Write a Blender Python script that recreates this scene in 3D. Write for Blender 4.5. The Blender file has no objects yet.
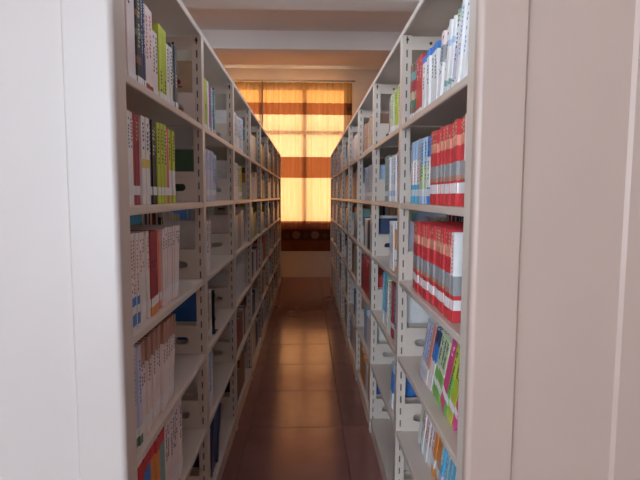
import bpy, math, random
from mathutils import Matrix, Vector

# ------------------------------------------------------------------ camera, sky, exposure
scene = bpy.context.scene
C = scene.collection
cam_d = bpy.data.cameras.new('camera')
cam_d.sensor_width = 36.0
cam_d.lens = 36.0 * 495.14 / 640.0
cam_d.clip_start = 0.02
cam = bpy.data.objects.new('camera', cam_d)
C.objects.link(cam)
_r = Vector((0.99966095, -0.02577352, 0.0037022))
_u = Vector((-0.00141462, 0.08821538, 0.99610042))
_f = Vector((0.0259996, 0.99576793, -0.08814902))
cam.matrix_world = Matrix(((_r.x, _u.x, -_f.x, 0.0), (_r.y, _u.y, -_f.y, 0.0), (_r.z, _u.z, -_f.z, 1.51), (0, 0, 0, 1)))
scene.camera = cam

SKY_STRENGTH = 16.5
world = bpy.data.worlds.new('sky'); scene.world = world
world.use_nodes = True
bg = world.node_tree.nodes['Background']
bg.inputs[0].default_value = (0.77, 0.88, 1.0, 1)
bg.inputs[1].default_value = SKY_STRENGTH
scene.view_settings.view_transform = 'Standard'
scene.view_settings.look = 'None'
scene.view_settings.gamma = 1.0
scene.view_settings.use_curve_mapping = False
scene.view_settings.exposure = 0.0
scene.cycles.max_bounces = 10
scene.cycles.diffuse_bounces = 6
scene.cycles.transparent_max_bounces = 12

def window_portal(name, loc, rot, sx, sy):
    """daylight from the sky enters the room through this opening"""
    ld = bpy.data.lights.new(name, 'AREA'); ld.shape = 'RECTANGLE'; ld.size = sx; ld.size_y = sy
    ld.cycles.is_portal = True
    o = bpy.data.objects.new(name, ld); C.objects.link(o)
    o.location = loc; o.rotation_euler = rot
    return o

# room dimensions (metres, floor at z = 0, aisle runs along +Y)
RX0, RX1, RY0, RY1, RH = -2.45, 3.3, -3.2, 9.18, 3.80
WIN1 = (-1.60, 0.71, 1.00, 3.48)      # far window  x0 x1 z0 z1
WIN2 = (-2.35, -0.5, 0.60, 3.50)        # window behind the viewer
WIN3 = (-1.5, -0.4, 0.80, 3.30)        # window in the left wall beside the viewer (y0 y1 z0 z1)
WALL_T = 0.24
window_portal('daylight_far', (0.5 * (WIN1[0] + WIN1[1]), RY1 + WALL_T + 0.02, 0.5 * (WIN1[2] + WIN1[3])), (math.radians(-90), 0, 0), WIN1[1] - WIN1[0], WIN1[3] - WIN1[2])
window_portal('daylight_rear', (0.5 * (WIN2[0] + WIN2[1]), RY0 - WALL_T - 0.02, 0.5 * (WIN2[2] + WIN2[3])), (math.radians(90), 0, 0), WIN2[1] - WIN2[0], WIN2[3] - WIN2[2])

window_portal('daylight_side', (RX0 - WALL_T - 0.02, 0.5 * (WIN3[0] + WIN3[1]), 0.5 * (WIN3[2] + WIN3[3])), (0, math.radians(-90), 0), WIN3[3] - WIN3[2], WIN3[1] - WIN3[0])
WIN4_ADDED = (1.2, 4.2, 2.40, 3.30)         # unseen high side-wall windows, added to brighten the ceiling and aisle
WIN5_ADDED = (1.8, 4.4, 2.40, 3.30)
window_portal('added_fill_right', (RX1 + WALL_T + 0.02, 0.5 * (WIN4_ADDED[0] + WIN4_ADDED[1]), 0.5 * (WIN4_ADDED[2] + WIN4_ADDED[3])), (0, math.radians(90), 0), WIN4_ADDED[3] - WIN4_ADDED[2], WIN4_ADDED[1] - WIN4_ADDED[0])
window_portal('added_fill_left', (RX0 - WALL_T - 0.02, 0.5 * (WIN5_ADDED[0] + WIN5_ADDED[1]), 0.5 * (WIN5_ADDED[2] + WIN5_ADDED[3])), (0, math.radians(-90), 0), WIN5_ADDED[3] - WIN5_ADDED[2], WIN5_ADDED[1] - WIN5_ADDED[0])
# low sun standing outside the far window
sun_d = bpy.data.lights.new('sun', 'SUN'); sun_d.energy = 30.0; sun_d.angle = math.radians(6); sun_d.color = (1.0, 0.86, 0.62)
sun = bpy.data.objects.new('sun', sun_d); C.objects.link(sun)
sun.location = (0, 30, 8); sun.rotation_euler = (math.radians(-79), 0, 0)

rnd = random.Random(11)

# ------------------------------------------------------------------ materials
_mats = {}
def nt(name):
    m = bpy.data.materials.new(name); m.use_nodes = True
    t = m.node_tree
    return m, t, t.nodes['Principled BSDF']

def noise_color(t, b, col, scale=8.0, amt=0.08, detail=3.0, coord='Object'):
    tc = t.nodes.new('ShaderNodeTexCoord'); n = t.nodes.new('ShaderNodeTexNoise')
    n.inputs['Scale'].default_value = scale; n.inputs['Detail'].default_value = detail
    t.links.new(tc.outputs[coord], n.inputs['Vector'])
    r = t.nodes.new('ShaderNodeValToRGB')
    lo = [max(0.0, c * (1 - amt)) for c in col]; hi = [min(1.0, c * (1 + amt)) for c in col]
    r.color_ramp.elements[0].position = 0.3; r.color_ramp.elements[1].position = 0.7
    r.color_ramp.elements[0].color = (*lo, 1); r.color_ramp.elements[1].color = (*hi, 1)
    t.links.new(n.outputs[0], r.inputs[0]); t.links.new(r.outputs[0], b.inputs['Base Color'])
    return n

def simple(name, col, rough=0.5, amt=0.05, scale=9.0, spec=0.5, metal=0.0, bump=0.0, bscale=200.0):
    if name in _mats: return _mats[name]
    m, t, b = nt(name)
    noise_color(t, b, col, scale, amt)
    b.inputs['Roughness'].default_value = rough
    b.inputs['Specular IOR Level'].default_value = spec
    b.inputs['Metallic'].default_value = metal
    if bump:
        tc = t.nodes.new('ShaderNodeTexCoord')
        n = t.nodes.new('ShaderNodeTexNoise'); n.inputs['Scale'].default_value = bscale
        t.links.new(tc.outputs['Object'], n.inputs['Vector'])
        bp = t.nodes.new('ShaderNodeBump'); bp.inputs['Strength'].default_value = bump; bp.inputs['Distance'].default_value = 0.002
        t.links.new(n.outputs[0], bp.inputs['Height']); t.links.new(bp.outputs[0], b.inputs['Normal'])
    _mats[name] = m
    return m

PAINT = simple('shelf_paint', (0.67, 0.575, 0.515), 0.30, 0.03, 4.0, 0.5, 0.0, 0.05, 350.0)
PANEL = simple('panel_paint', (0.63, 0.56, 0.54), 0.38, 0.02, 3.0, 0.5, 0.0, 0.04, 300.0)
BOLT = simple('dark_bolt', (0.06, 0.055, 0.05), 0.4, 0.1, 30, 0.5, 0.6)
WALLM = simple('wall_plaster', (0.74, 0.59, 0.48), 0.85, 0.04, 2.5, 0.3, 0.0, 0.2, 90.0)
CEILM = simple('ceiling_plaster', (0.79, 0.73, 0.71), 0.9, 0.03, 1.6, 0.2, 0.0, 0.2, 60.0)
GROUT = simple('floor_joint', (0.12, 0.06, 0.045), 0.8, 0.1, 20)
FRAMEM = simple('window_frame_paint', (0.30, 0.20, 0.13), 0.5, 0.08, 12)
PAPER = simple('paper_pages', (0.72, 0.68, 0.60), 0.9, 0.08, 60)
LABEL = simple('paper_label', (0.80, 0.79, 0.80), 0.6, 0.03, 40)
INK = simple('dark_ink', (0.06, 0.06, 0.08), 0.7, 0.1, 60)
CHROME = simple('brushed_steel', (0.55, 0.55, 0.56), 0.3, 0.05, 40, 0.5, 0.9)
BLACK = simple('black_enamel', (0.02, 0.02, 0.022), 0.4, 0.1, 40)

def tile_material():
    m, t, b = nt('floor_tile_brown')
    tc = t.nodes.new('ShaderNodeTexCoord'); oi = t.nodes.new('ShaderNodeObjectInfo')
    add = t.nodes.new('ShaderNodeVectorMath'); add.operation = 'ADD'
    sc = t.nodes.new('ShaderNodeVectorMath'); sc.operation = 'SCALE'; sc.inputs['Scale'].default_value = 1.0
    cmb = t.nodes.new('ShaderNodeCombineXYZ')
    mul = t.nodes.new('ShaderNodeMath'); mul.operation = 'MULTIPLY'; mul.inputs[1].default_value = 37.0
    t.links.new(oi.outputs['Random'], mul.inputs[0]); t.links.new(mul.outputs[0], cmb.inputs[0]); t.links.new(mul.outputs[0], cmb.inputs[1])
    t.links.new(tc.outputs['Object'], add.inputs[0]); t.links.new(cmb.outputs[0], add.inputs[1])
    n = t.nodes.new('ShaderNodeTexNoise'); n.inputs['Scale'].default_value = 5.5; n.inputs['Detail'].default_value = 2.0; n.inputs['Distortion'].default_value = 0.0
    t.links.new(add.outputs[0], n.inputs['Vector'])
    r = t.nodes.new('ShaderNodeValToRGB')
    r.color_ramp.elements[0].position = 0.3; r.color_ramp.elements[0].color = (0.225, 0.096, 0.094, 1)
    r.color_ramp.elements[1].position = 0.72; r.color_ramp.elements[1].color = (0.265, 0.118, 0.114, 1)
    t.links.new(n.outputs[0], r.inputs[0])
    hs = t.nodes.new('ShaderNodeHueSaturation')
    mr = t.nodes.new('ShaderNodeMapRange'); mr.inputs['To Min'].default_value = 0.88; mr.inputs['To Max'].default_value = 1.1
    t.links.new(oi.outputs['Random'], mr.inputs['Value']); t.links.new(mr.outputs[0], hs.inputs['Value'])
    t.links.new(r.outputs[0], hs.inputs['Color']); t.links.new(hs.outputs[0], b.inputs['Base Color'])
    b.inputs['Roughness'].default_value = 0.17
    b.inputs['Specular Tint'].default_value = (1.0, 0.82, 0.50, 1)
    b.inputs['Specular IOR Level'].default_value = 0.75
    return m
TILE = tile_material()

def cloth_material(name, diff, trans):
    """thin curtain cloth: reflects some light, lets some daylight through"""
    m = bpy.data.materials.new(name); m.use_nodes = True
    t = m.node_tree; t.nodes.clear()
    o = t.nodes.new('ShaderNodeOutputMaterial'); a = t.nodes.new('ShaderNodeAddShader')
    d = t.nodes.new('ShaderNodeBsdfDiffuse'); tr = t.nodes.new('ShaderNodeBsdfTranslucent')
    tc = t.nodes.new('ShaderNodeTexCoord'); n = t.nodes.new('ShaderNodeTexNoise')
    mp = t.nodes.new('ShaderNodeMapping'); mp.inputs['Scale'].default_value = (26, 1, 1.2)
    t.links.new(tc.outputs['Object'], mp.inputs['Vector']); t.links.new(mp.outputs[0], n.inputs['Vector'])
    n.inputs['Scale'].default_value = 1.0; n.inputs['Detail'].default_value = 4.0
    for col, sh in ((diff, d), (trans, tr)):
        r = t.nodes.new('ShaderNodeValToRGB')
        r.color_ramp.elements[0].position = 0.3; r.color_ramp.elements[1].position = 0.7
        r.color_ramp.elements[0].color = (*[c * 0.9 for c in col], 1); r.color_ramp.elements[1].color = (*[min(1, c * 1.08) for c in col], 1)
        t.links.new(n.outputs[0], r.inputs[0]); t.links.new(r.outputs[0], sh.inputs['Color'])
    t.links.new(d.outputs[0], a.inputs[0]); t.links.new(tr.outputs[0], a.inputs[1]); t.links.new(a.outputs[0], o.inputs['Surface'])
    return m
CLOTH = cloth_material('curtain_yellow', (0.50, 0.36, 0.16), (0.128, 0.060, 0.027))
CLOTH_UP = cloth_material('curtain_yellow_gathered', (0.50, 0.34, 0.14), (0.126, 0.062, 0.031))
VALANCE = cloth_material('curtain_orange', (0.48, 0.28, 0.09), (0.100, 0.037, 0.0105))
BAND = cloth_material('curtain_brown_band', (0.20, 0.065, 0.025), (0.037, 0.0092, 0.0026))
BORDER = cloth_material('curtain_border', (0.15, 0.05, 0.03), (0.03, 0.008, 0.003))
STRIP = cloth_material('curtain_floral_strip', (0.07, 0.03, 0.02), (0.02, 0.006, 0.002))
ROSE = cloth_material('embroidery', (0.20, 0.105, 0.07), (0.03, 0.012, 0.006))
ROSE2 = cloth_material('embroidery_dark', (0.11, 0.05, 0.035), (0.02, 0.008, 0.004))

def glass_material():
    m = bpy.data.materials.new('window_glass'); m.use_nodes = True
    t = m.node_tree; t.nodes.clear()
    o = t.nodes.new('ShaderNodeOutputMaterial'); mx = t.nodes.new('ShaderNodeMixShader'); fr = t.nodes.new('ShaderNodeFresnel')
    tr = t.nodes.new('ShaderNodeBsdfTransparent'); g = t.nodes.new('ShaderNodeBsdfGlossy')
    tr.inputs[0].default_value = (0.93, 0.95, 0.95, 1); g.inputs['Roughness'].default_value = 0.02
    t.links.new(fr.outputs[0], mx.inputs[0]); t.links.new(tr.outputs[0], mx.inputs[1]); t.links.new(g.outputs[0], mx.inputs[2]); t.links.new(mx.outputs[0], o.inputs[0])
    return m
GLASS = glass_material()

PAL = {
 'white': (0.82, 0.80, 0.81), 'offwhite': (0.80, 0.75, 0.71), 'pinkwhite': (0.82, 0.70, 0.69), 'lavender': (0.62, 0.60, 0.74),
 'lightblue': (0.42, 0.56, 0.76), 'blue': (0.05, 0.20, 0.58), 'navy': (0.035, 0.06, 0.16), 'cyan': (0.12, 0.45, 0.68),
 'teal': (0.20, 0.36, 0.36), 'red': (0.62, 0.045, 0.055), 'darkred': (0.36, 0.035, 0.045), 'pink': (0.74, 0.07, 0.26), 'salmon': (0.78, 0.30, 0.22),
 'orange': (0.75, 0.28, 0.07), 'yellow': (0.75, 0.60, 0.10), 'lime': (0.52, 0.60, 0.06), 'green': (0.22, 0.50, 0.10), 'darkgreen': (0.10, 0.19, 0.13),
 'palegreen': (0.55, 0.66, 0.42), 'black': (0.03, 0.03, 0.035), 'darkgrey': (0.10, 0.11, 0.13), 'grey': (0.34, 0.34, 0.36), 'brown': (0.22, 0.11, 0.07),
 'tan': (0.58, 0.42, 0.28), 'purple': (0.34, 0.13, 0.36), 'cream': (0.72, 0.62, 0.42), 'rosebrown': (0.45, 0.24, 0.18),
}
def cov(c):
    return simple('cover_' + c, PAL[c], 0.38, 0.06, 25.0)

# ------------------------------------------------------------------ mesh helpers
class MB:
    def __init__(s): s.v = []; s.f = []; s.m = []
    def box(s, x0, x1, y0, y1, z0, z1, mi=0):
        b = len(s.v)
        s.v += [(x0, y0, z0), (x1, y0, z0), (x1, y1, z0), (x0, y1, z0), (x0, y0, z1), (x1, y0, z1), (x1, y1, z1), (x0, y1, z1)]
        for q in ((0, 3, 2, 1), (4, 5, 6, 7), (0, 1, 5, 4), (1, 2, 6, 5), (2, 3, 7, 6), (3, 0, 4, 7)):
            s.f.append(tuple(b + i for i in q)); s.m.append(mi)
        return s
    def prism(s, pts, axis, a, b, mi=0, caps=True):
        """pts: closed 2-D outline; axis 'x','y','z' = extrusion direction from a to b"""
        n = len(pts); o = len(s.v)
        def P(p, t):
            return {'x': (t, p[0], p[1]), 'y': (p[0], t, p[1]), 'z': (p[0], p[1], t)}[axis]
        s.v += [P(p, a) for p in pts] + [P(p, b) for p in pts]
        for i in range(n):
            j = (i + 1) % n
            s.f.append((o + i, o + j, o + n + j, o + n + i)); s.m.append(mi)
        if caps:
            s.f.append(tuple(o + i for i in reversed(range(n)))); s.m.append(mi)
            s.f.append(tuple(o + n + i for i in range(n))); s.m.append(mi)
        return s
    def mesh(s, name, mats, smooth=False, recalc=True):
        me = bpy.data.meshes.new(name)
        me.from_pydata(s.v, [], s.f)
        for m in mats: me.materials.append(m)
        if len(mats) > 1: me.polygons.foreach_set('material_index', s.m)
        if recalc:
            import bmesh
            bm = bmesh.new(); bm.from_mesh(me); bmesh.ops.recalc_face_normals(bm, faces=bm.faces); bm.to_mesh(me); bm.free()
        if smooth:
            me.polygons.foreach_set('use_smooth', [True] * len(me.polygons))
        me.update()
        return me

def obj(name, me, parent=None, loc=(0, 0, 0), rot=(0, 0, 0)):
    o = bpy.data.objects.new(name, me); C.objects.link(o)
    o.location = loc; o.rotation_euler = rot
    if parent: o.parent = parent
    return o
def empty(name, loc=(0, 0, 0), rz=0.0):
    o = bpy.data.objects.new(name, None); C.objects.link(o)
    o.location = loc; o.rotation_euler = (0, 0, rz); o.empty_display_size = 0.1
    return o
def tag(o, label, cat, group=None):
    o['label'] = label; o['category'] = cat
    if group: o['group'] = group
    return o
def struct(o, label=None):
    o['kind'] = 'structure'
    if label: o['label'] = label
    return o

# ------------------------------------------------------------------ the room
floor = struct(obj('floor', MB().box(RX0, RX1, RY0, RY1, -0.15, -0.004).mesh('floor_slab', [GROUT])), 'polished brown tiled floor of the book room')
TS = 0.612
def tile_mesh():
    h = TS / 2 - 0.002; b = 0.003
    m = MB(); z0, z1 = -0.02, 0.0
    m.v = [(-h, -h, z0), (h, -h, z0), (h, h, z0), (-h, h, z0), (-h, -h, z1 - b), (h, -h, z1 - b), (h, h, z1 - b), (-h, h, z1 - b),
           (-h + b, -h + b, z1), (h - b, -h + b, z1), (h - b, h - b, z1), (-h + b, h - b, z1)]
    m.f = [(0, 3, 2, 1), (8, 9, 10, 11)] + [(i, (i + 1) % 4, 4 + (i + 1) % 4, 4 + i) for i in range(4)] + [(4 + i, 4 + (i + 1) % 4, 8 + (i + 1) % 4, 8 + i) for i in range(4)]
    m.m = [0] * len(m.f)
    return m.mesh('floor_tile', [TILE])
tm = tile_mesh()
tx = 0.235; ty = 3.125
for i in range(-7, 7):
    for j in range(-15, 11):
        cx = tx + (i + 0.5) * TS; cy = ty + (j + 0.5) * TS
        if cx - TS / 2 < RX0 or cx + TS / 2 > RX1 or cy - TS / 2 < RY0 or cy + TS / 2 > RY1 + 0.25: continue
        obj('floor_tile', tm, floor, (cx, cy, rnd.uniform(-0.0006, 0.0006)), (rnd.uniform(-.0008, .0008), rnd.uniform(-.0008, .0008), 0))

struct(obj('ceiling', MB().box(RX0 - .3, RX1 + .3, RY0 - .3, RY1 + .3, RH, RH + 0.2).mesh('ceiling', [CEILM])), 'pale plaster ceiling')
for n, y0 in enumerate((7.12, 5.35, 3.55, 1.75, -0.05, -1.85, -3.65), 1):
    struct(obj('trim_%d' % n, MB().box(RX0, RX1, y0, y0 + 0.30, RH - 0.25, RH).mesh('ceiling_beam', [CEILM])), 'plastered beam running across the ceiling')

def wall_with_opening(name, y0, y1, w):
    m = MB(); x0, x1, z0, z1 = w
    m.box(RX0 - .2, x0, y0, y1, -0.1, RH); m.box(x1, RX1 + .2, y0, y1, -0.1, RH)
    m.box(x0, x1, y0, y1, -0.1, z0); m.box(x0, x1, y0, y1, z1, RH)
    return struct(obj(name, m.mesh(name, [WALLM])))
def side_wall(name, xa, xb, wins):
    m = MB(); y = RY0
    for (y0, y1, z0, z1) in wins:
        m.box(xa, xb, y, y0, -0.1, RH); m.box(xa, xb, y0, y1, -0.1, z0); m.box(xa, xb, y0, y1, z1, RH); y = y1
    m.box(xa, xb, y, RY1, -0.1, RH)
    return struct(obj(name, m.mesh(name, [WALLM])))
wall_with_opening('wall_back', RY1, RY1 + WALL_T, WIN1)['label'] = 'plastered end wall behind the curtain'
wall_with_opening('wall_front', RY0 - WALL_T, RY0, WIN2)
side_wall('wall_left', RX0 - WALL_T, RX0, [WIN3, WIN5_ADDED])
side_wall('wall_right', RX1, RX1 + WALL_T, [WIN4_ADDED])

def window(name, w, yc, mulls, transoms):
    x0, x1, z0, z1 = w
    root = struct(empty(name, (0.5 * (x0 + x1), yc, z0)), 'daylit window with mullions')
    ox = 0.5 * (x0 + x1)
    def part(n, a, b, c, d, t=0.035):
        obj(n, MB().box(a - ox, b - ox, -t, t, c - z0, d - z0).mesh(n, [FRAMEM]), root)
    part('window_frame', x0, x0 + .05, z0, z1); part('window_frame', x1 - .05, x1, z0, z1)
    part('window_frame', x0 + .05, x1 - .05, z0, z0 + .05); part('window_frame', x0 + .05, x1 - .05, z1 - .05, z1)
    xs = [x0 + .05] + list(mulls) + [x1 - .05]; zs = [z0 + .05] + list(transoms) + [z1 - .05]
    for x in mulls: part('mullion', x - .035, x + .035, z0 + .05, z1 - .05)
    for z in transoms:
        for a, b in zip(xs, xs[1:]):
            part('transom', a + (.036 if a in mulls else 0.001), b - (.036 if b in mulls else 0.001), z - .03, z + .03)
    for a, b in zip(xs, xs[1:]):
        for c, d in zip(zs, zs[1:]):
            obj('pane', MB().box(a + .03 - ox, b - .03 - ox, -0.002, 0.002, c + .025 - z0, d - .025 - z0).mesh('pane', [GLASS]), root)
    return root
window('window_1', WIN1, RY1 + 0.05, (-0.83, -0.05), (2.68,))
window('window_2', WIN2, RY0 - 0.12, (-1.4,), (2.7,))
for nm, w, x, mu in (('window_3', WIN3, RX0 - 0.12, (-0.95,)), ('added_window_4', WIN4_ADDED, RX1 + 0.12, (2.7,)), ('added_window_5', WIN5_ADDED, RX0 - 0.12, (3.1,))):  # the two high side windows are added out of view as fill light
    ws = window(nm, w, 0.0, mu, (2.7,) if w[2] < 1 else ())
    ws.location = (x, 0.5 * (w[0] + w[1]), w[2]); ws.rotation_euler = (0, 0, math.radians(90))

# ------------------------------------------------------------------ curtain on the far window
CY = 9.06
def fold(x, z):
    k = 0.35 + 0.65 * max(0.0, min(1.0, (z - 0.5) / 3.0))
    return CY + k * (0.013 * math.sin(2 * math.pi * x / 0.145) + 0.009 * math.sin(2 * math.pi * x / 0.061 + 1.3 + 2 * math.sin(x * 3)) * (0.3 + 0.7 * k)) + 0.006 * math.sin(x * 5 + z * 1.5)
def cloth(name, x0, x1, z0, z1, mat, parent, off=0.0, thick=0.0012, nx=220):
    m = MB(); nz = max(2, int((z1 - z0) / 0.12) + 1)
    for k in range(nz + 1):
        z = z0 + (z1 - z0) * k / nz
        for i in range(nx + 1):
            x = x0 + (x1 - x0) * i / nx
            m.v.append((x, fold(x, z) - off - CY, z))
    for k in range(nz):
        for i in range(nx):
            a = k * (nx + 1) + i
            m.f.append((a, a + 1, a + nx + 2, a + nx + 1)); m.m.append(0)
    return obj(name, m.mesh(name, [mat], smooth=True, recalc=False), parent)
curtain = tag(empty('curtain', (0, CY, 0)), 'sunlit yellow curtain with brown bands hanging over the far window', 'curtain')
KX0, KX1 = -1.78, 0.805
cloth('cloth_panel', KX0, KX1, 2.217, 2.965, CLOTH_UP, curtain)
cloth('cloth_panel', KX0, KX1, 1.055, 1.839, CLOTH, curtain)
b_up = cloth('woven_band', KX0, KX1, 2.965, 3.176, BAND, curtain)
b_mid = cloth('woven_band', KX0, KX1, 1.839, 2.217, BAND, curtain)
cloth('valance', KX0, KX1, 3.176, 3.53, VALANCE, curtain)
b_low = cloth('lower_border', KX0, KX1, 0.502, 1.055, BORDER, curtain)
cloth('floral_strip', KX0, KX1, 0.70, 0.905, STRIP, curtain, 0.004)
def rosette_mesh(r, mat):
    name = 'rosette'
    m = MB(); N = 40
    for zz in (0.0, -0.006):
        m.v.append((0, zz * 1.6, 0))
        for i in range(N):
            a = 2 * math.pi * i / N; rr = r * (0.80 + 0.2 * abs(math.cos(4 * a)))
            m.v.append((rr * math.cos(a), zz, rr * math.sin(a)))
    for i in range(N):
        j = (i + 1) % N
        m.f.append((N + 1, N + 2 + i, N + 2 + j)); m.f.append((0, 1 + j, 1 + i)); m.f.append((1 + i, 1 + j, N + 2 + j, N + 2 + i)); m.m += [0, 0, 0]
    return m.mesh(name, [mat])
rm1 = rosette_mesh(0.078, ROSE); rm2 = rosette_mesh(0.05, ROSE2)
for i in range(-4, 3):
    x = 0.145 + 0.345 * i
    if KX0 + .1 < x < KX1 - .05:
        obj('rosette', rm1, b_low, (x, fold(x, .80) - CY - 0.014, 0.80))
        x2 = x + 0.172
        if x2 < KX1 - .06: obj('rosette', rm2, b_low, (x2, fold(x2, .80) - CY - 0.012, 0.79))
for i in range(1):
    x = 0.755
    obj('rosette', rm2, b_up, (x, fold(x, 3.07) - CY - 0.010, 3.07))
# rod with rings, and a pull wand
def tube(p0, p1, r, n=10):
    m = MB(); a = Vector(p0); b = Vector(p1); d = (b - a).normalized()
    u = d.orthogonal().normalized(); w = d.cross(u)
    for p in (a, b):
        for i in range(n):
            t = 2 * math.pi * i / n; m.v.append(tuple(p + r * (math.cos(t) * u + math.sin(t) * w)))
    m.f = [(i, (i + 1) % n, n + (i + 1) % n, n + i) for i in range(n)] + [tuple(reversed(range(n))), tuple(range(n, 2 * n))]
    m.m = [0] * len(m.f)
    return m
obj('curtain_rod', tube((KX0 - .08, -0.01, 3.56), (KX1 + .05, -0.01, 3.56), 0.012).mesh('curtain_rod', [CHROME], True), curtain)
for x in (KX0 - .02, -0.5, KX1 + .01):
    obj('rod_bracket', MB().box(x - .012, x + .012, -0.02, 0.119, 3.545, 3.575).mesh('rod_bracket', [CHROME]), curtain)
for i in range(18):
    x = KX0 + 0.04 + i * (KX1 - KX0 - .08) / 17
    obj('curtain_ring', MB().box(x - .004, x + .004, -0.026, 0.006, 3.52, 3.578).mesh('curtain_ring', [CHROME]), curtain)
obj('pull_wand', tube((-0.80, -0.075, 2.35), (-0.80, -0.03, 3.54), 0.011).mesh('pull_wand', [simple('wand_grey', (0.25, 0.2, 0.17), 0.4)], True), curtain)

# ------------------------------------------------------------------ shelving
DEP = 0.49
SHELF_Z = [1.817, 1.482, 1.142, 0.801, 0.455, 0.097]      # top shelf first
TOP_Z = 2.2135
LIP = 0.024
NB = 8
POST_W, POST_D = 0.050, 0.040
ROWS = {'left': dict(x=-0.4525, s=-1, b0=2.2306, first=1.226), 'right': dict(x=0.4019, s=1, b0=2.1900, first=1.212)}
# a row's own frame: local x runs from the aisle face into the rack, y along the aisle, z up.
def post_mesh():
    """hollow slotted upright, slots cut through both side webs"""
    m = MB(); t = 0.002; z1 = TOP_Z - 0.026
    m.box(0, t, 0, POST_W, 0, z1)                              # aisle flange
    m.box(POST_D - t, POST_D, 0, POST_W, 0, z1)                # inner flange
    pitch, sl = 0.056, 0.031
    for y0, y1 in ((0, t), (POST_W - t, POST_W)):
        m.box(t, 0.0168, y0, y1, 0, z1); m.box(0.0232, POST_D - t, y0, y1, 0, z1)
        z = 0.0
        k = 0
        while z < z1:
            ze = min(z1, z + pitch - sl)
            m.box(0.0168, 0.0232, y0, y1, z, ze)
            z += pitch
    m.box(t, POST_D - t, 0.006, POST_W - 0.006, 0, z1, 1)       # dark core added inside so the slots look shaded
    return m.mesh('upright_post', [PAINT, simple('slot_shade', (0.13, 0.12, 0.115), 0.6)])
POST = post_mesh()

def shelf_mesh(ln, base=False):
    W = DEP - 0.004; r = 0.004; L = LIP
    out = [(0, -L + .003), (0, -r), (r * .3, -r * .3), (r, 0), (W - r, 0), (W - r * .3, -r * .3), (W, -r), (W, -L + .003), (W - .003, -L), (W - .012, -L), (W - .012, -L + .002), (W - .003, -L + .002), (W - .003, -.003), (.003, -.003), (.003, -L + .002), (.012, -L + .002), (.012, -L), (.003, -L)]
    return MB().prism([(a + .002, b) for a, b in out], 'y', 0, ln).mesh('shelf', [PAINT])

def bracket_mesh(h=0.132):
    """shelf-end plate across the rack with a chamfered top and one oval finger hole on each side"""
    x0, x1 = 0.030, DEP - 0.030
    m = MB(); t = 0.002
    # plate as a ring strip around two oval holes: split in cells left to right
    def hole_cell(a, b, cx, cz, rx, rz, za, zb_l, zb_r):
        N = 24; o = len(m.v)
        ring = []
        for i in range(N):
            an = 2 * math.pi * i / N
            c, s = math.cos(an), math.sin(an)
            # stadium shaped hole
            hx = cx + (rx - rz) * (1 if c >= 0 else -1) + rz * c if abs(c) > 1e-6 else cx
            hz = cz + rz * s
            # outer rectangle point in the same direction
            dx, dz = c, s
            ts = []
            if dx > 1e-9: ts.append((b - cx) / dx)
            if dx < -1e-9: ts.append((a - cx) / dx)
            if dz > 1e-9: ts.append((zb_l - cz) / dz)
            if dz < -1e-9: ts.append((za - cz) / dz)
            k = min(ts)
            ring.append(((hx, hz), (cx + k * dx, cz + k * dz)))
        # force the corners
        cor = [(b, zb_l), (a, zb_l), (a, za), (b, za)]
        pts = [p for p, q in ring]; qs = [q for p, q in ring]
        for cx_, cz_ in cor:
            bi = min(range(N), key=lambda i: (qs[i][0] - cx_) ** 2 + (qs[i][1] - cz_) ** 2)
            qs[bi] = (cx_, cz_)
        for y in (0, t):
            m.v.extend([(p[0], y, p[1]) for p in pts]); m.v.extend([(p[0], y, p[1]) for p in qs])
        for i in range(N):
            j = (i + 1) % N
            m.f.append((o + i, o + j, o + N + j, o + N + i)); m.f.append((o + 2 * N + i, o + 3 * N + i, o + 3 * N + j, o + 2 * N + j))
            m.f.append((o + i, o + 2 * N + i, o + 2 * N + j, o + j)); m.f.append((o + N + i, o + N + j, o + 3 * N + j, o + 3 * N + i)); m.m += [0] * 4
    mid = DEP / 2
    hole_cell(x0 + .012, mid, 0.112, 0.064, 0.036, 0.0165, 0.001, h, h)
    hole_cell(mid, x1 - .012, DEP - 0.112, 0.064, 0.036, 0.0165, 0.001, h, h)
    m.prism([(x0, 0.001), (x0 + .012, 0.001), (x0 + .012, h), (x0, h - .02)], 'y', 0, t)
    m.prism([(x1 - .012, 0.001), (x1, 0.001), (x1, h - .02), (x1 - .012, h)], 'y', 0, t)
    m.box(x0 + .012, x1 - .012, -0.006, 0.0, h - 0.003, h)     # folded upper edge
    return m.mesh('shelf_bracket', [PAINT])
BRK = bracket_mesh()
RAIL = MB().box(POST_D + .001, DEP - POST_D - .001, 0.004, 0.006, TOP_Z - 0.085, TOP_Z - 0.030).box(POST_D + .001, DEP - POST_D - .001, 0.006, 0.024, TOP_Z - 0.032, TOP_Z - 0.030).mesh('top_rail', [PAINT])
def bolt_mesh(r=0.006, n=8):
    m = tube((0, 0, 0), (0, -0.005, 0), r, n)
    return m.mesh('bolt', [BOLT])
BOLTM = bolt_mesh()

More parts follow.
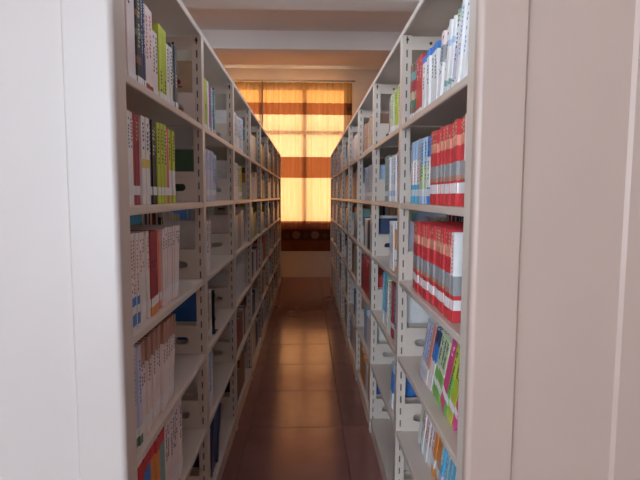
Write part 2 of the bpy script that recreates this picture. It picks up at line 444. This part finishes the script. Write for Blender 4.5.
def end_panel_mesh(mat):
    """pressed steel end panel: rounded edges, recessed centre field with sloped steps"""
    W = DEP + 0.002; T = 0.030; r = 0.014; d = 0.009; a = 0.113; s = 0.008
    p = []
    for k in range(7):
        an = math.pi + (math.pi / 2) * k / 6
        p.append((r + r * math.cos(an), r + r * math.sin(an)))
    p += [(a, 0), (a + s, d), (W - a - s, d), (W - a, 0)]
    for k in range(7):
        an = -math.pi / 2 + (math.pi / 2) * k / 6
        p.append((W - r + r * math.cos(an), r + r * math.sin(an)))
    p += [(W, T), (0, T)]
    return MB().prism([(x - 0.001, y) for x, y in p], 'z', 0.0, TOP_Z + 0.005).mesh('end_panel', [mat])
ENDP_L = end_panel_mesh(PANEL); ENDP_R = end_panel_mesh(simple('panel_paint_shaded', (0.50, 0.372, 0.325), 0.38, 0.02, 3.0, 0.5, 0.0, 0.04, 300.0))  # right panel: same paint darkened to imitate the weaker light on that side

ORD = ['first', 'second', 'third', 'fourth', 'fifth', 'sixth', 'seventh', 'eighth', 'ninth', 'tenth', 'eleventh', 'twelfth', 'thirteenth', 'fourteenth', 'fifteenth', 'sixteenth', 'seventeenth', 'eighteenth', 'nineteenth', 'twentieth', 'twenty-first', 'twenty-second', 'twenty-third', 'twenty-fourth', 'twenty-fifth', 'twenty-sixth', 'twenty-seventh', 'twenty-eighth', 'twenty-ninth', 'thirtieth']
BAYN = ['nearest', 'second', 'third', 'fourth', 'fifth', 'sixth', 'seventh', 'farthest']
SHN = ['top', 'second', 'third', 'fourth', 'fifth', 'bottom']
_smesh = {}
def bay_bounds(row, k):
    """y0, y1 of the clear shelf length of bay k"""
    R = ROWS[row]
    pf = R['b0'] + 0.9 * k - 0.045
    y1 = pf
    y0 = R['first'] + POST_W if k == 0 else pf - 0.9 + POST_W
    return y0, y1

for row, R in ROWS.items():
    s = R['s']
    for k in range(NB):
        y0, y1 = bay_bounds(row, k); ln = round(y1 - y0 - 0.003, 4)
        root = empty('bookcase_bay', (R['x'], y0, 0))
        root.scale = (1, 1, 1)
        lab = {0: '%s rack\'s nearest bay of grey steel shelving, with the pale end panel' % row, NB - 1: 'farthest bay of the %s steel bookcase, beside the curtained window' % row}.get(k, '%s bay from the front of the %s grey steel bookcase' % (BAYN[k], row))
        tag(root, lab, 'bookcase', 'bays of the %s bookcase' % row)
        def P(name, me, x, y, z, parent=root):
            """place in row coordinates; the racks are symmetric so the left row is turned half round"""
            o = obj(name, me, parent)
            if s > 0: o.location = (x, y, z)
            else:
                o.location = (-x, y, z); o.rotation_euler = (0, 0, math.pi)
            return o
        L = ln
        if L not in _smesh:
            kick = MB().box(0.006, 0.010, 0, L, 0, SHELF_Z[5] - LIP - .001).mesh('kick_plate', [PAINT])
            _smesh[L] = (shelf_mesh(L), kick)
        SM, KM = _smesh[L]
        dy = 0.0015 if s > 0 else L + 0.0015
        for z in SHELF_Z:
            P('shelf', SM, 0, dy, z)
            P('shelf_bracket', BRK, 0, (y1 - y0) - 0.010 if s > 0 else (y1 - y0) - 0.006, z)
            P('shelf_bracket', BRK, 0, 0.008 if s > 0 else 0.012, z)
        P('kick_plate', KM, 0, dy, 0)
        P('kick_plate', KM, DEP - 0.016, dy, 0)
        # top cover runs over the far upright too
        first = -0.05 if k == 0 else 0.0
        tl = (y1 - y0) + POST_W - first - 0.002
        key = ('t', round(tl, 3))
        if key not in _smesh: _smesh[key] = shelf_mesh(round(tl, 4))
        P('top_cover', _smesh[key], 0, first + 0.001 if s > 0 else first + 0.001 + tl, TOP_Z)
        ends = [(y1 - y0)] + ([-POST_W] if k == 0 else [])
        for yy in ends:
            ya = yy if s > 0 else yy + POST_W
            P('upright', POST, 0.0, ya, 0)
            P('upright', POST, DEP - POST_D, ya, 0)
            if s > 0:
                rl = obj('top_rail', RAIL, root, (0, yy, 0)); sg = 1
            else:
                rl = obj('top_rail', RAIL, root, (-DEP, yy, 0)); sg = -1
            for bx in (0.12, DEP - 0.12):
                obj('bolt', BOLTM, rl, (bx, 0.004, TOP_Z - 0.058))
            for bz in (TOP_Z - 0.045,):
                obj('bolt', BOLTM, root, (sg * 0.020, yy, bz))
        if k == 0:
            yf = -POST_W - 0.031
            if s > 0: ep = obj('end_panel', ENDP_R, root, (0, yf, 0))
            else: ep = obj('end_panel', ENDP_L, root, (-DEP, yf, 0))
            ep['label'] = 'pale %s end panel with recessed centre' % ('shade-darkened cream' if s > 0 else 'cream white')
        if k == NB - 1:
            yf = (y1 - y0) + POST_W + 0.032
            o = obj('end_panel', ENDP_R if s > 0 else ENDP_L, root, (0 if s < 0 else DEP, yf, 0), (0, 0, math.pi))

# ------------------------------------------------------------------ books
PAGES_IN = 0.003
def book_cover(t, h, d, bands):
    """three-sided cover; bands: list of (z_from, z_to, colour) stacked over the height (fractions)"""
    m = MB(); mats = []; ci = []
    c = min(0.0014, t * 0.12)
    for (a, b, col) in bands:
        if col not in ci: ci.append(col); mats.append(cov(col))
        i = ci.index(col)
        # U outline, extruded in z
        m.prism([(0.0012, 0), (d, 0), (d, c), (c, c), (c, t - c), (d, t - c), (d, t), (0.0012, t), (0, t - min(.0015, t * .3)), (0, min(.0015, t * .3))], 'z', a * h, b * h, i)
    return m.mesh('book', mats)

def lettering(t, h, z0, z1, rng, mat, vertical=True):
    m = MB(); w = min(0.014, t * 0.42); z = z1 * h
    ch = max(0.006, min(0.010, t * 0.42))
    while z > z0 * h + ch:
        if rng.random() < 0.86:
            y0 = (t - w) / 2 + rng.uniform(-.08, .08) * t
            # each glyph: two or three strokes
            m.box(-0.0006, 0.0004, y0, y0 + w, z - ch * 0.30, z - ch * 0.08)
            m.box(-0.0006, 0.0004, y0 + w * rng.uniform(.3, .5), y0 + w * rng.uniform(.6, .75), z - ch * 0.8, z - ch * 0.32)
            if rng.random() < .6: m.box(-0.0006, 0.0004, y0 + w * .1, y0 + w * .9, z - ch * 0.62, z - ch * 0.48)
        z -= ch * 1.15
    return m if m.v else None

INKS = {'dark': INK, 'red': cov('red'), 'blue': cov('blue'), 'white': LABEL, 'gold': cov('cream')}
counts = {}
def ordinal(row, sh, bay):
    k = (row, sh, bay); counts[k] = counts.get(k, 0) + 1
    return ORD[min(counts[k] - 1, len(ORD) - 1)]

placed = []
def book(row, bay, sh, y, t, h, spec, lean=0.0, d=None, setback=0.022):
    """y: near edge of the book at the shelf, t thickness, h height"""
    R = ROWS[row]; s = R['s']
    d = d if d else min(0.19, max(0.14, h * 0.70))
    bands = spec.get('bands') or [(0, 1, spec['c'])]
    me = book_cover(t, h, d, bands)
    z = SHELF_Z[sh] + 0.0012
    o = obj('book', me)
    if s > 0: base = Matrix.Translation((R['x'] + setback, y, z))
    else: base = Matrix.Translation((R['x'] - setback, y + t, z)) @ Matrix.Rotation(math.pi, 4, 'Z')
    if lean:
        # lean > 0: the top tips away from the viewer (towards +Y)
        if lean > 0: piv = Vector((R['x'], y + t, z))
        else: piv = Vector((R['x'], y, z))
        base = Matrix.Translation(piv) @ Matrix.Rotation(-lean, 4, 'X') @ Matrix.Translation(-piv) @ base
    o.matrix_world = base
    inset = PAGES_IN
    cth = min(0.0014, t * 0.12)
    obj('page_block', MB().box(cth + .0003, d - inset, cth + .0002, t - cth - .0002, inset, h - inset).mesh('page_block', [PAPER]), o)
    if spec.get('label', True):
        lz = spec.get('lz', 0.008 if sh == 0 else 0.052 if sh == 3 and row == 'right' else 0.028)
        lc = spec.get('lc'); lm = cov(lc) if lc else LABEL
        # paper label wrapped over the spine, reaching a little onto both covers
        ls = min(0.026, d * .2); lh = spec.get('lh', 0.018 if sh == 0 else 0.026)
        lb = MB().box(-0.0007, 0.0002, 0.0008, t - .0008, lz, lz + lh).box(0.002, ls, -0.0006, 0.0, lz, lz + lh).box(0.002, ls, t, t + 0.0006, lz, lz + lh)
        obj('spine_label', lb.mesh('spine_label', [lm]), o)
    for (a, b, c2) in spec.get('patch', ()):
        obj('spine_band', MB().box(-0.0006, 0.0002, 0.0006, t - .0006, a * h, b * h).mesh('spine_band', [cov(c2)]), o)
    ink = spec.get('ink')
    if ink and t > 0.007:
        lm = lettering(t, h, spec.get('i0', 0.35), spec.get('i1', 0.93), rnd, INKS[ink])
        if lm: obj('spine_lettering', lm.mesh('spine_lettering', [INKS[ink]], recalc=False), o)['kind'] = 'stuff'
    if spec.get('emblem'):
        # round red emblem printed on the cover that faces the viewer
        sy = -0.0006 if s > 0 else t + 0.0006
        em = tube((d * .52, sy, h * .68), (d * .52, sy * 0.2 if s > 0 else t, h * .68), 0.012, 20)
        em.box(d * .52 - .018, d * .52 + .018, min(sy, 0.0002 if s > 0 else t), max(sy, 0.0002 if s > 0 else t), h * .68 - .024, h * .68 - .018)
        obj('cover_emblem', em.mesh('cover_emblem', [cov('darkred')]), o)
    lab = '%s, %s from front, %s shelf, %s rack, %s bay' % (spec['desc'], ordinal(row, sh, bay), SHN[sh], row, BAYN[bay])
    tag(o, lab, 'book', '%s shelf books, %s rack, %s bay' % (SHN[sh], row, BAYN[bay]))
    placed.append(o)
    if len(lab.replace('-', ' ').split()) > 16: print('LONG', lab)
    return t / math.cos(lean)

def run(row, bay, sh, y, items, lean=0.0, gap=0.0012, sb=0.022):
    """items: (count, thickness, height, spec); placed from the near end to the far end"""
    for it in items:
        n, t, h, spec = it[:4]
        lr = it[4] if len(it) > 4 else lean
        for i in range(n):
            ln = lr[0] + (lr[1] - lr[0]) * i / max(1, n - 1) if isinstance(lr, tuple) else lr
            hh = h * (1 + rnd.uniform(-.006, .006)); tt = t * (1 + rnd.uniform(-.06, .06))
            w = book(row, bay, sh, y, tt, hh, spec, ln, setback=sb + rnd.uniform(-.004, .006))
            y += w + gap
    return y

S = lambda desc, c=None, **k: dict(desc=desc, c=c, **k)
whiteR = S('white paperback with red lettering', 'white', ink='red')
whiteD = S('white paperback with dark lettering', 'white', ink='dark')
whiteB = S('white paperback with blue lettering', 'white', ink='blue')
plainW = S('plain white thin paperback', 'white')
lav = S('pale lavender thin paperback', 'lavender', ink='dark')

# --- left rack, nearest bay
L0 = bay_bounds('left', 0)[0] + 0.055
run('left', 0, 0, L0, [
    (3, 0.0312, 0.275, S('pinkish white tall paperback', 'pinkwhite', ink='dark', i0=.7)),
    (1, 0.0395, 0.272, S('mottled dark hardback', bands=[(0, .1, 'brown'), (.1, .22, 'black'), (.22, .3, 'brown'), (.3, .5, 'black'), (.5, .57, 'darkgreen'), (.57, .7, 'black'), (.7, .76, 'brown'), (.76, 1, 'black')], ink='gold')),
    (2, 0.0166, 0.262, S('dark navy thin hardback', 'navy', ink='white')),
    (2, 0.0416, 0.250, S('pinkish white book with red foot', bands=[(0, .10, 'darkred'), (.10, 1, 'pinkwhite')], ink='red', label=False)),
    (2, 0.0250, 0.203, S('small pinkish white paperback', 'pinkwhite', ink='dark')),
    (2, 0.0374, 0.237, S('lime yellow paperback', 'lime', ink='dark', i0=.1, i1=.4)),
    (2, 0.0302, 0.200, S('greyish white paperback', 'offwhite', ink='dark')),
    (2, 0.0333, 0.222, S('dark grey blue hardback', 'darkgrey', ink='white', i0=.3, i1=.55)),
])
run('left', 0, 1, L0 - .02, [
    (3, 0.0187, 0.250, S('white thin paperback', 'white', ink='dark', i0=.6)),
    (2, 0.0363, 0.251, S('dark red paperback', 'darkred', ink='gold', i0=.7)),
    (2, 0.0319, 0.253, S('white paperback with yellow patch', 'white', patch=[(.42, .52, 'yellow')], ink='dark', i0=.6)),
    (3, 0.0286, 0.257, S('black paperback', 'black', ink='white', i0=.55)),
    (3, 0.0308, 0.258, S('lime green paperback', 'lime', ink='dark', i0=.45)),
    (1, 0.0495, 0.258, S('crimson pink book', 'pink', ink='white', i0=.75)),
    (2, 0.0330, 0.256, S('lime and white paperback', bands=[(0, .18, 'lime'), (.18, .45, 'white'), (.45, 1, 'lime')], ink='dark', i0=.55)),
])
run('left', 0, 2, L0 - .025, [
    (4, 0.022, 0.262, S('white paperback with blue patches', 'offwhite', ink='red', patch=[(.03, .15, 'blue'), (.24, .33, 'blue')], lz=.045, lh=.016)),
    (4, 0.022, 0.260, S('white paperback with red lettering', 'offwhite', ink='red', i0=.55)),
    (3, 0.027, 0.258, S('crimson red paperback', bands=[(0, .16, 'orange'), (.16, 1, 'darkred')], ink='dark', i0=.55, i1=.65)),
    (2, 0.021, 0.254, S('salmon orange paperback', 'salmon')),
    (9, 0.022, 0.258, S('pale pink white paperback', 'pinkwhite', ink='dark', i0=.72), (0.02, 0.15)),
])
run('left', 0, 3, L0 - .03, [
    (3, 0.028, 0.288, S('lavender white book with green foot', bands=[(0, .10, 'darkgreen'), (.10, 1, 'lavender')], ink='blue', i0=.4)),
    (14, 0.0225, 0.288, S('pale volume with brown head band', bands=[(0, .76, 'pinkwhite'), (.76, 1, 'rosebrown')], ink='dark', i0=.52, i1=.76), (0.02, 0.17)),
])
run('left', 0, 4, L0 - .02, [
    (1, 0.034, 0.287, S('grey book with red head band', bands=[(0, .86, 'grey'), (.86, 1, 'red')])),
    (1, 0.045, 0.288, S('pinkish red book', bands=[(0, .8, 'pink'), (.8, 1, 'red')])),
    (2, 0.034, 0.288, S('blue book with red head band', bands=[(0, .86, 'blue'), (.86, 1, 'red')])),
    (2, 0.037, 0.289, S('orange book with red head band', bands=[(0, .86, 'orange'), (.86, 1, 'red')])),
    (1, 0.056, 0.288, S('teal grey book with red head band', bands=[(0, .86, 'teal'), (.86, 1, 'red')])),
    (8, 0.030, 0.292, S('pale pink volume with dark text', 'pinkwhite', ink='dark', i0=.5)),
])

# --- left rack, second bay
L1 = bay_bounds('left', 1)[0] + 0.035
run('left', 1, 0, L1, [
    (1, 0.022, 0.287, S('tan book with red emblem', 'tan', emblem=True, label=False)),
    (2, 0.030, 0.235, S('lavender white paperback', 'lavender', ink='dark')),
    (1, 0.055, 0.237, S('lime yellow hardback', 'lime', ink='dark', i1=.5)),
    (1, 0.030, 0.235, S('white paperback', 'white')),
    (1, 0.050, 0.230, S('crimson pink hardback', 'pink', ink='white')),
    (2, 0.035, 0.222, S('greyish blue paperback', 'lightblue', ink='dark')),
    (1, 0.035, 0.212, S('dark teal paperback', 'teal', ink='white'))])
run('left', 1, 1, L1, [
    (1, 0.016, 0.235, S('dark green thin hardback', 'darkgreen')),
    (6, 0.036, 0.245, S('pale blue leaning paperback', 'lavender', ink='blue', i0=.6), 0.10),
    (3, 0.03, 0.235, S('pale blue white paperback', 'lightblue', ink='dark'), 0.10)])
run('left', 1, 2, L1, [
    (1, 0.014, 0.250, S('glossy white thin book', 'white', label=False)),
    (5, 0.028, 0.248, S('pinkish white paperback', 'pinkwhite', ink='dark'), 0.03)])
run('left', 1, 3, L1, [
    (1, 0.020, 0.262, S('plain blue cover book', 'blue', label=False)),
    (4, 0.030, 0.250, S('tan magazine volume', 'tan', ink='dark')),
    (2, 0.025, 0.245, S('cream white paperback', 'offwhite', ink='dark'))])
run('left', 1, 4, L1, [
    (2, 0.022, 0.285, S('white thin paperback', 'white', ink='dark')),
    (2, 0.024, 0.286, S('crimson and blue paperback', bands=[(0, .3, 'pinkwhite'), (.3, 1, 'pink')], ink='white')),
    (2, 0.026, 0.284, S('blue paperback with white foot', bands=[(0, .3, 'white'), (.3, 1, 'cyan')], ink='white')),
    (2, 0.024, 0.27, S('pinkish white paperback', 'pinkwhite'))])
run('left', 1, 5, L1, [
    (2, 0.030, 0.285, S('dark navy volume', 'navy', ink='white'), 0.12)])
run('left', 1, 5, L1 + 0.09, [
    (4, 0.040, 0.300, S('dark blue leaning volume', 'navy', label=False), (0.34, 0.44))])

# --- right rack, nearest bay  (near end first)
R0 = bay_bounds('right', 0)[0] + 0.085
run('right', 0, 0, R0 + .035, [
    (2, 0.026, 0.222, S('white paperback with lilac lettering', 'white', ink='blue'), -.24),
    (2, 0.031, 0.222, S('white book with teal head band', bands=[(0, .14, 'brown'), (.14, .55, 'lavender'), (.55, .85, 'white'), (.85, .95, 'palegreen'), (.95, 1, 'teal')], ink='dark'), -.24),
    (2, 0.029, 0.215, S('teal green and white book', bands=[(0, .2, 'teal'), (.2, .66, 'white'), (.66, .74, 'lightblue'), (.74, 1, 'white')]), -.24),
    (3, 0.028, 0.205, S('white book with brown photo band', bands=[(0, .55, 'white'), (.55, .8, 'grey'), (.8, 1, 'pinkwhite')], ink='dark'), -.20),
    (5, 0.041, 0.200, S('white book with blue floral head', bands=[(0, .88, 'white'), (.88, 1, 'blue')], ink='dark', i0=.4, i1=.8)),
    (2, 0.050, 0.218, S('bright red hardback', bands=[(0, .1, 'white'), (.1, 1, 'red')], ink='white', i0=.6)),
    (2, 0.045, 0.222, S('multicoloured striped book', bands=[(0, .2, 'brown'), (.2, .35, 'darkgreen'), (.35, .5, 'tan'), (.5, .7, 'darkred'), (.7, .85, 'teal'), (.85, 1, 'brown')]))])
redS = S('red volume with grey middle band', bands=[(0, .30, 'red'), (.30, .36, 'rosebrown'), (.36, .52, 'grey'), (.52, .70, 'red'), (.70, .82, 'salmon'), (.82, 1, 'red')], ink='gold', i0=.76, i1=.97, lz=.036, lh=.030)
redC = S('red and white volume with grey band', bands=[(0, .30, 'red'), (.30, .52, 'grey'), (.52, 1, 'white')], ink='red', i0=.5, i1=.97, lz=.036, lh=.030)
run('right', 0, 1, R0 - .03, [
    (1, 0.026, 0.247, S('pinkish white volume with grey band', bands=[(0, .3, 'red'), (.3, .5, 'grey'), (.5, 1, 'pinkwhite')], lz=.036, lh=.030)),
    (13, 0.0262, 0.243, redS),
    (2, 0.034, 0.237, S('blue and white book', bands=[(0, .25, 'blue'), (.25, .7, 'white'), (.7, 1, 'blue')], ink='dark')),
    (3, 0.035, 0.238, S('pale green and yellow book', bands=[(0, .2, 'lightblue'), (.2, .6, 'palegreen'), (.6, 1, 'lightblue')], ink='dark')),
    (4, 0.034, 0.243, S('light blue book with white middle', bands=[(0, .3, 'cyan'), (.3, .7, 'white'), (.7, 1, 'lightblue')], ink='red', i0=.3, i1=.7))])
run('right', 0, 2, R0 + .06, [
    (1, 0.028, 0.262, redC),
    (19, 0.0275, 0.268, redS)])
run('right', 0, 3, 1.435, [
    (1, 0.030, 0.288, S('magenta and white leaning book', bands=[(0, .75, 'pink'), (.75, 1, 'lavender')], ink='white')),
    (2, 0.028, 0.290, S('lime yellow leaning book', 'lime', ink='dark', i0=.6)),
    (1, 0.026, 0.290, S('lime green leaning book', bands=[(0, .6, 'green'), (.6, 1, 'lime')], ink='dark')),
    (1, 0.050, 0.292, S('magenta pink leaning book', 'pink', ink='white', i0=.75)),
    (3, 0.033, 0.288, S('green leaning book with pale head', bands=[(0, .45, 'green'), (.45, .5, 'white'), (.5, 1, 'palegreen')], ink='dark', i0=.5)),
    (2, 0.024, 0.283, S('blue and pale pink leaning book', bands=[(0, .5, 'pinkwhite'), (.5, .78, 'blue'), (.78, 1, 'navy')])),
    (1, 0.03, 0.283, S('orange peach leaning book', bands=[(0, .3, 'pinkwhite'), (.3, 1, 'salmon')])),
    (3, 0.026, 0.282, S('pale lavender leaning book', 'lavender', ink='blue'))], lean=-0.47, sb=0.046)
run('right', 0, 4, 1.50, [
    (6, 0.031, 0.275, S('bright blue patterned leaning book', bands=[(0, .3, 'lavender'), (.3, .34, 'cyan'), (.34, 1, 'cyan')], ink='white', label=False)),
    (3, 0.031, 0.262, S('orange and white leaning book', bands=[(0, .16, 'orange'), (.16, .32, 'white'), (.32, .8, 'orange'), (.8, 1, 'salmon')], label=False)),
    (5, 0.030, 0.272, S('white leaning book with pink text', 'white', ink='red', i0=.3, i1=.7)),
    (1, 0.022, 0.260, S('teal leaning thin book', 'teal')),
    (2, 0.022, 0.258, S('cream white leaning paperback', bands=[(0, .5, 'white'), (.5, 1, 'cream')]))], lean=-0.34, sb=0.070)

# --- right rack, second bay
R1 = bay_bounds('right', 1)[0] + 0.035
run('right', 1, 0, R1, [
    (2, 0.050, 0.205, S('pale yellow green book', 'palegreen', ink='dark')),
    (2, 0.045, 0.200, S('lime yellow paperback', bands=[(0, .15, 'white'), (.15, 1, 'lime')], ink='dark')),
    (3, 0.040, 0.196, S('pale grey green paperback', bands=[(0, .2, 'white'), (.2, 1, 'palegreen')], ink='dark')),
    (2, 0.038, 0.192, S('purple hardback', 'purple', ink='white'))])
run('right', 1, 1, R1, [
    (4, 0.035, 0.232, S('lavender white paperback', 'lavender', ink='dark'), 0.04),
    (6, 0.036, 0.226, S('white paperback with blue lettering', 'white', ink='blue', lc='lightblue'), 0.04),
    (3, 0.042, 0.240, S('pale teal paperback', 'teal', ink='white'), 0.04)])
run('right', 1, 2, R1, [
    (3, 0.030, 0.250, S('lavender white book', 'lavender', ink='dark'), 0.05),
    (2, 0.032, 0.245, S('white book with orange blocks', bands=[(0, .25, 'orange'), (.25, .45, 'white'), (.45, .85, 'orange'), (.85, 1, 'white')]), 0.05),
    (4, 0.030, 0.240, S('white leaning paperback', 'white', ink='dark'), 0.09)])
run('right', 1, 3, R1, [
    (1, 0.020, 0.270, S('white book with grey lettering', 'white', ink='dark')),
    (2, 0.036, 0.285, S('navy blue hardback', bands=[(0, .2, 'white'), (.2, 1, 'blue')], ink='white')),
    (3, 0.044, 0.285, S('dark red brown hardback', 'darkred', ink='gold')),
    (2, 0.034, 0.27, S('cream white paperback', 'offwhite', ink='dark')),
    (2, 0.045, 0.280, S('pale yellow and white book', bands=[(0, .3, 'cream'), (.3, .8, 'white'), (.8, 1, 'palegreen')], ink='dark')),
    (3, 0.038, 0.285, S('bright blue book', bands=[(0, .2, 'white'), (.2, 1, 'cyan')], ink='white'))])
run('right', 1, 4, R1, [
    (1, 0.022, 0.262, S('royal blue cover book', 'blue', label=False))])
run('right', 1, 4, R1 + .095, [
    (4, 0.026, 0.250, S('blue and white leaning magazine', bands=[(0, .35, 'white'), (.35, .8, 'blue'), (.8, 1, 'lightblue')]), -0.24)])
run('right', 1, 5, R1, [
    (3, 0.030, 0.255, S('pale grey paperback', 'offwhite', ink='dark'), -0.10)])

# --- third bays: smaller in view, chosen from seeded palettes
def rand_run(row, bay, sh, cols, fill, hmin, hmax, lean=0.0):
    y, y1 = bay_bounds(row, bay); ye = y + fill * (y1 - y); y += 0.03; begin = y
    while y < ye - 0.05:
        c = cols[rnd.randrange(len(cols))]
        if y == begin: c = 'white' if row == 'left' else c
        t = rnd.uniform(0.028, 0.055); h = rnd.uniform(hmin, hmax)
        spec = S('%s paperback' % {'white': 'white', 'offwhite': 'cream white', 'lightblue': 'light blue', 'pinkwhite': 'pinkish white', 'palegreen': 'pale green', 'darkred': 'dark red', 'darkgrey': 'dark grey', 'rosebrown': 'reddish brown', 'darkgreen': 'dark green'}.get(c, c), c, ink='white' if c in ('blue', 'navy', 'red', 'darkred', 'black', 'brown', 'teal', 'cyan') else 'dark')
        for _ in range(rnd.choice((1, 1, 2, 3))):
            if y < ye - 0.05:
                y += book(row, bay, sh, y, t, h, spec, lean) + 0.0015
THIRD = {'left': [], 'right': []}
for sh, (cols, fill, a, b) in enumerate([(('lightblue', 'blue', 'lightblue', 'white'), .75, .22, .25), (('palegreen', 'white', 'lime', 'white'), .6, .23, .25), (('offwhite', 'tan', 'pinkwhite'), .5, .24, .26), (('darkgrey', 'white', 'brown', 'offwhite'), .6, .25, .28), (('darkred', 'pinkwhite', 'brown'), .5, .25, .28), (('brown', 'navy', 'white'), .4, .25, .28)]):
    THIRD['left'].append((cols, fill, a, b))
for sh, (cols, fill, a, b) in enumerate([(('brown', 'tan', 'pinkwhite', 'teal', 'rosebrown'), .85, .20, .23), (('cyan', 'lightblue', 'tan', 'cyan'), .7, .22, .24), (('white', 'black', 'offwhite', 'navy'), .5, .23, .25), (('red', 'darkred', 'teal', 'red'), .85, .25, .28), (('offwhite', 'lightblue'), .5, .25, .28), (('orange', 'white', 'blue'), .5, .25, .28)]):
    THIRD['right'].append((cols, fill, a, b))

for row in ('left', 'right'):
    for sh in (0, 1):
        rand_run(row, 2, sh, *THIRD[row][sh])
# black wire bookend on the left second bay
be_y = L1 + 0.235
be = tag(empty('bookend', (-0.4525 - 0.05, be_y, SHELF_Z[3])), 'black wire bookend clipped against tan volumes, left rack, second bay', 'bookend')
for dx, zz in ((0.0, 0.19), (0.0, 0.07)):
    obj('clip', MB().box(-0.07, 0.03, 0.0, 0.02, zz, zz + 0.02).box(-0.07, -0.05, 0.02, 0.05, zz, zz + .02).mesh('clip', [BLACK]), be)
obj('plate', MB().box(-0.10, 0.03, 0, 0.0015, 0.001, 0.23).box(-0.10, 0.03, 0.0015, 0.09, 0.001, 0.0025).mesh('plate', [BLACK]), be)

# --- everything farther off and on the far faces of the racks: too many and too small to tell apart
far = MB(); fcols = ['offwhite', 'white', 'lightblue', 'tan', 'pinkwhite', 'darkred', 'blue', 'teal', 'brown', 'palegreen', 'lavender', 'darkgrey', 'cream', 'navy', 'red', 'orange', 'black', 'cyan', 'lime', 'rosebrown']
def far_book(xa, xb, y, t, z, h, ci):
    # cover shell plus page block
    x0, x1 = min(xa, xb), max(xa, xb)
    sp = xa
    inn = 0.003 if xb > xa else -0.003
    far.box(min(sp, sp + inn * .5), max(sp, sp + inn * .5), y, y + t, z, z + h, ci)
    far.box(x0, x1, y, y + .0012, z, z + h, ci); far.box(x0, x1, y + t - .0012, y + t, z, z + h, ci)
    far.box(min(sp + inn * .5, xb - inn), max(sp + inn * .5, xb - inn), y + .0013, y + t - .0013, z + .003, z + h - .003, len(fcols))
for row, R in ROWS.items():
    s = R['s']
    for k in range(NB):
        y0, y1 = bay_bounds(row, k)
        for sh in range(6):
            z = SHELF_Z[sh] + .001
            for side in (0, 1):
                if side == 0 and (k < 2 or (k == 2 and sh < 2) or (k == 0 and sh == 5)): continue
                near = THIRD[row][sh] if side == 0 and k == 2 else None
                y = y0 + 0.03; ye = y0 + (y1 - y0) * (rnd.uniform(.5, .95) if side == 0 else rnd.uniform(.85, 1.0))
                while y < ye - .05:
                    c = fcols.index(rnd.choice(near[0])) if near else rnd.randrange(len(fcols)); t = rnd.uniform(.028, .06); h = rnd.uniform(.19, .27) if side == 0 else rnd.uniform(.25, .30)
                    for _ in range(rnd.choice((1, 2, 3, 4))):
                        if y > ye - .05: break
                        d = rnd.uniform(.15, .18)
                        xa = R['x'] + s * 0.024 if side == 0 else R['x'] + s * (DEP - 0.024)
                        xb = xa + s * d if side == 0 else xa - s * d
                        far_book(xa, xb, y, t, z, h, c); y += t + .0012
fo = obj('books', far.mesh('books', [cov(c) for c in fcols] + [PAPER], recalc=False))
fo['kind'] = 'stuff'; fo['label'] = 'mass of books on the farther bays and rear faces of both racks'; fo['category'] = 'books'
print('individual books', len(placed), 'objects', len(bpy.data.objects))
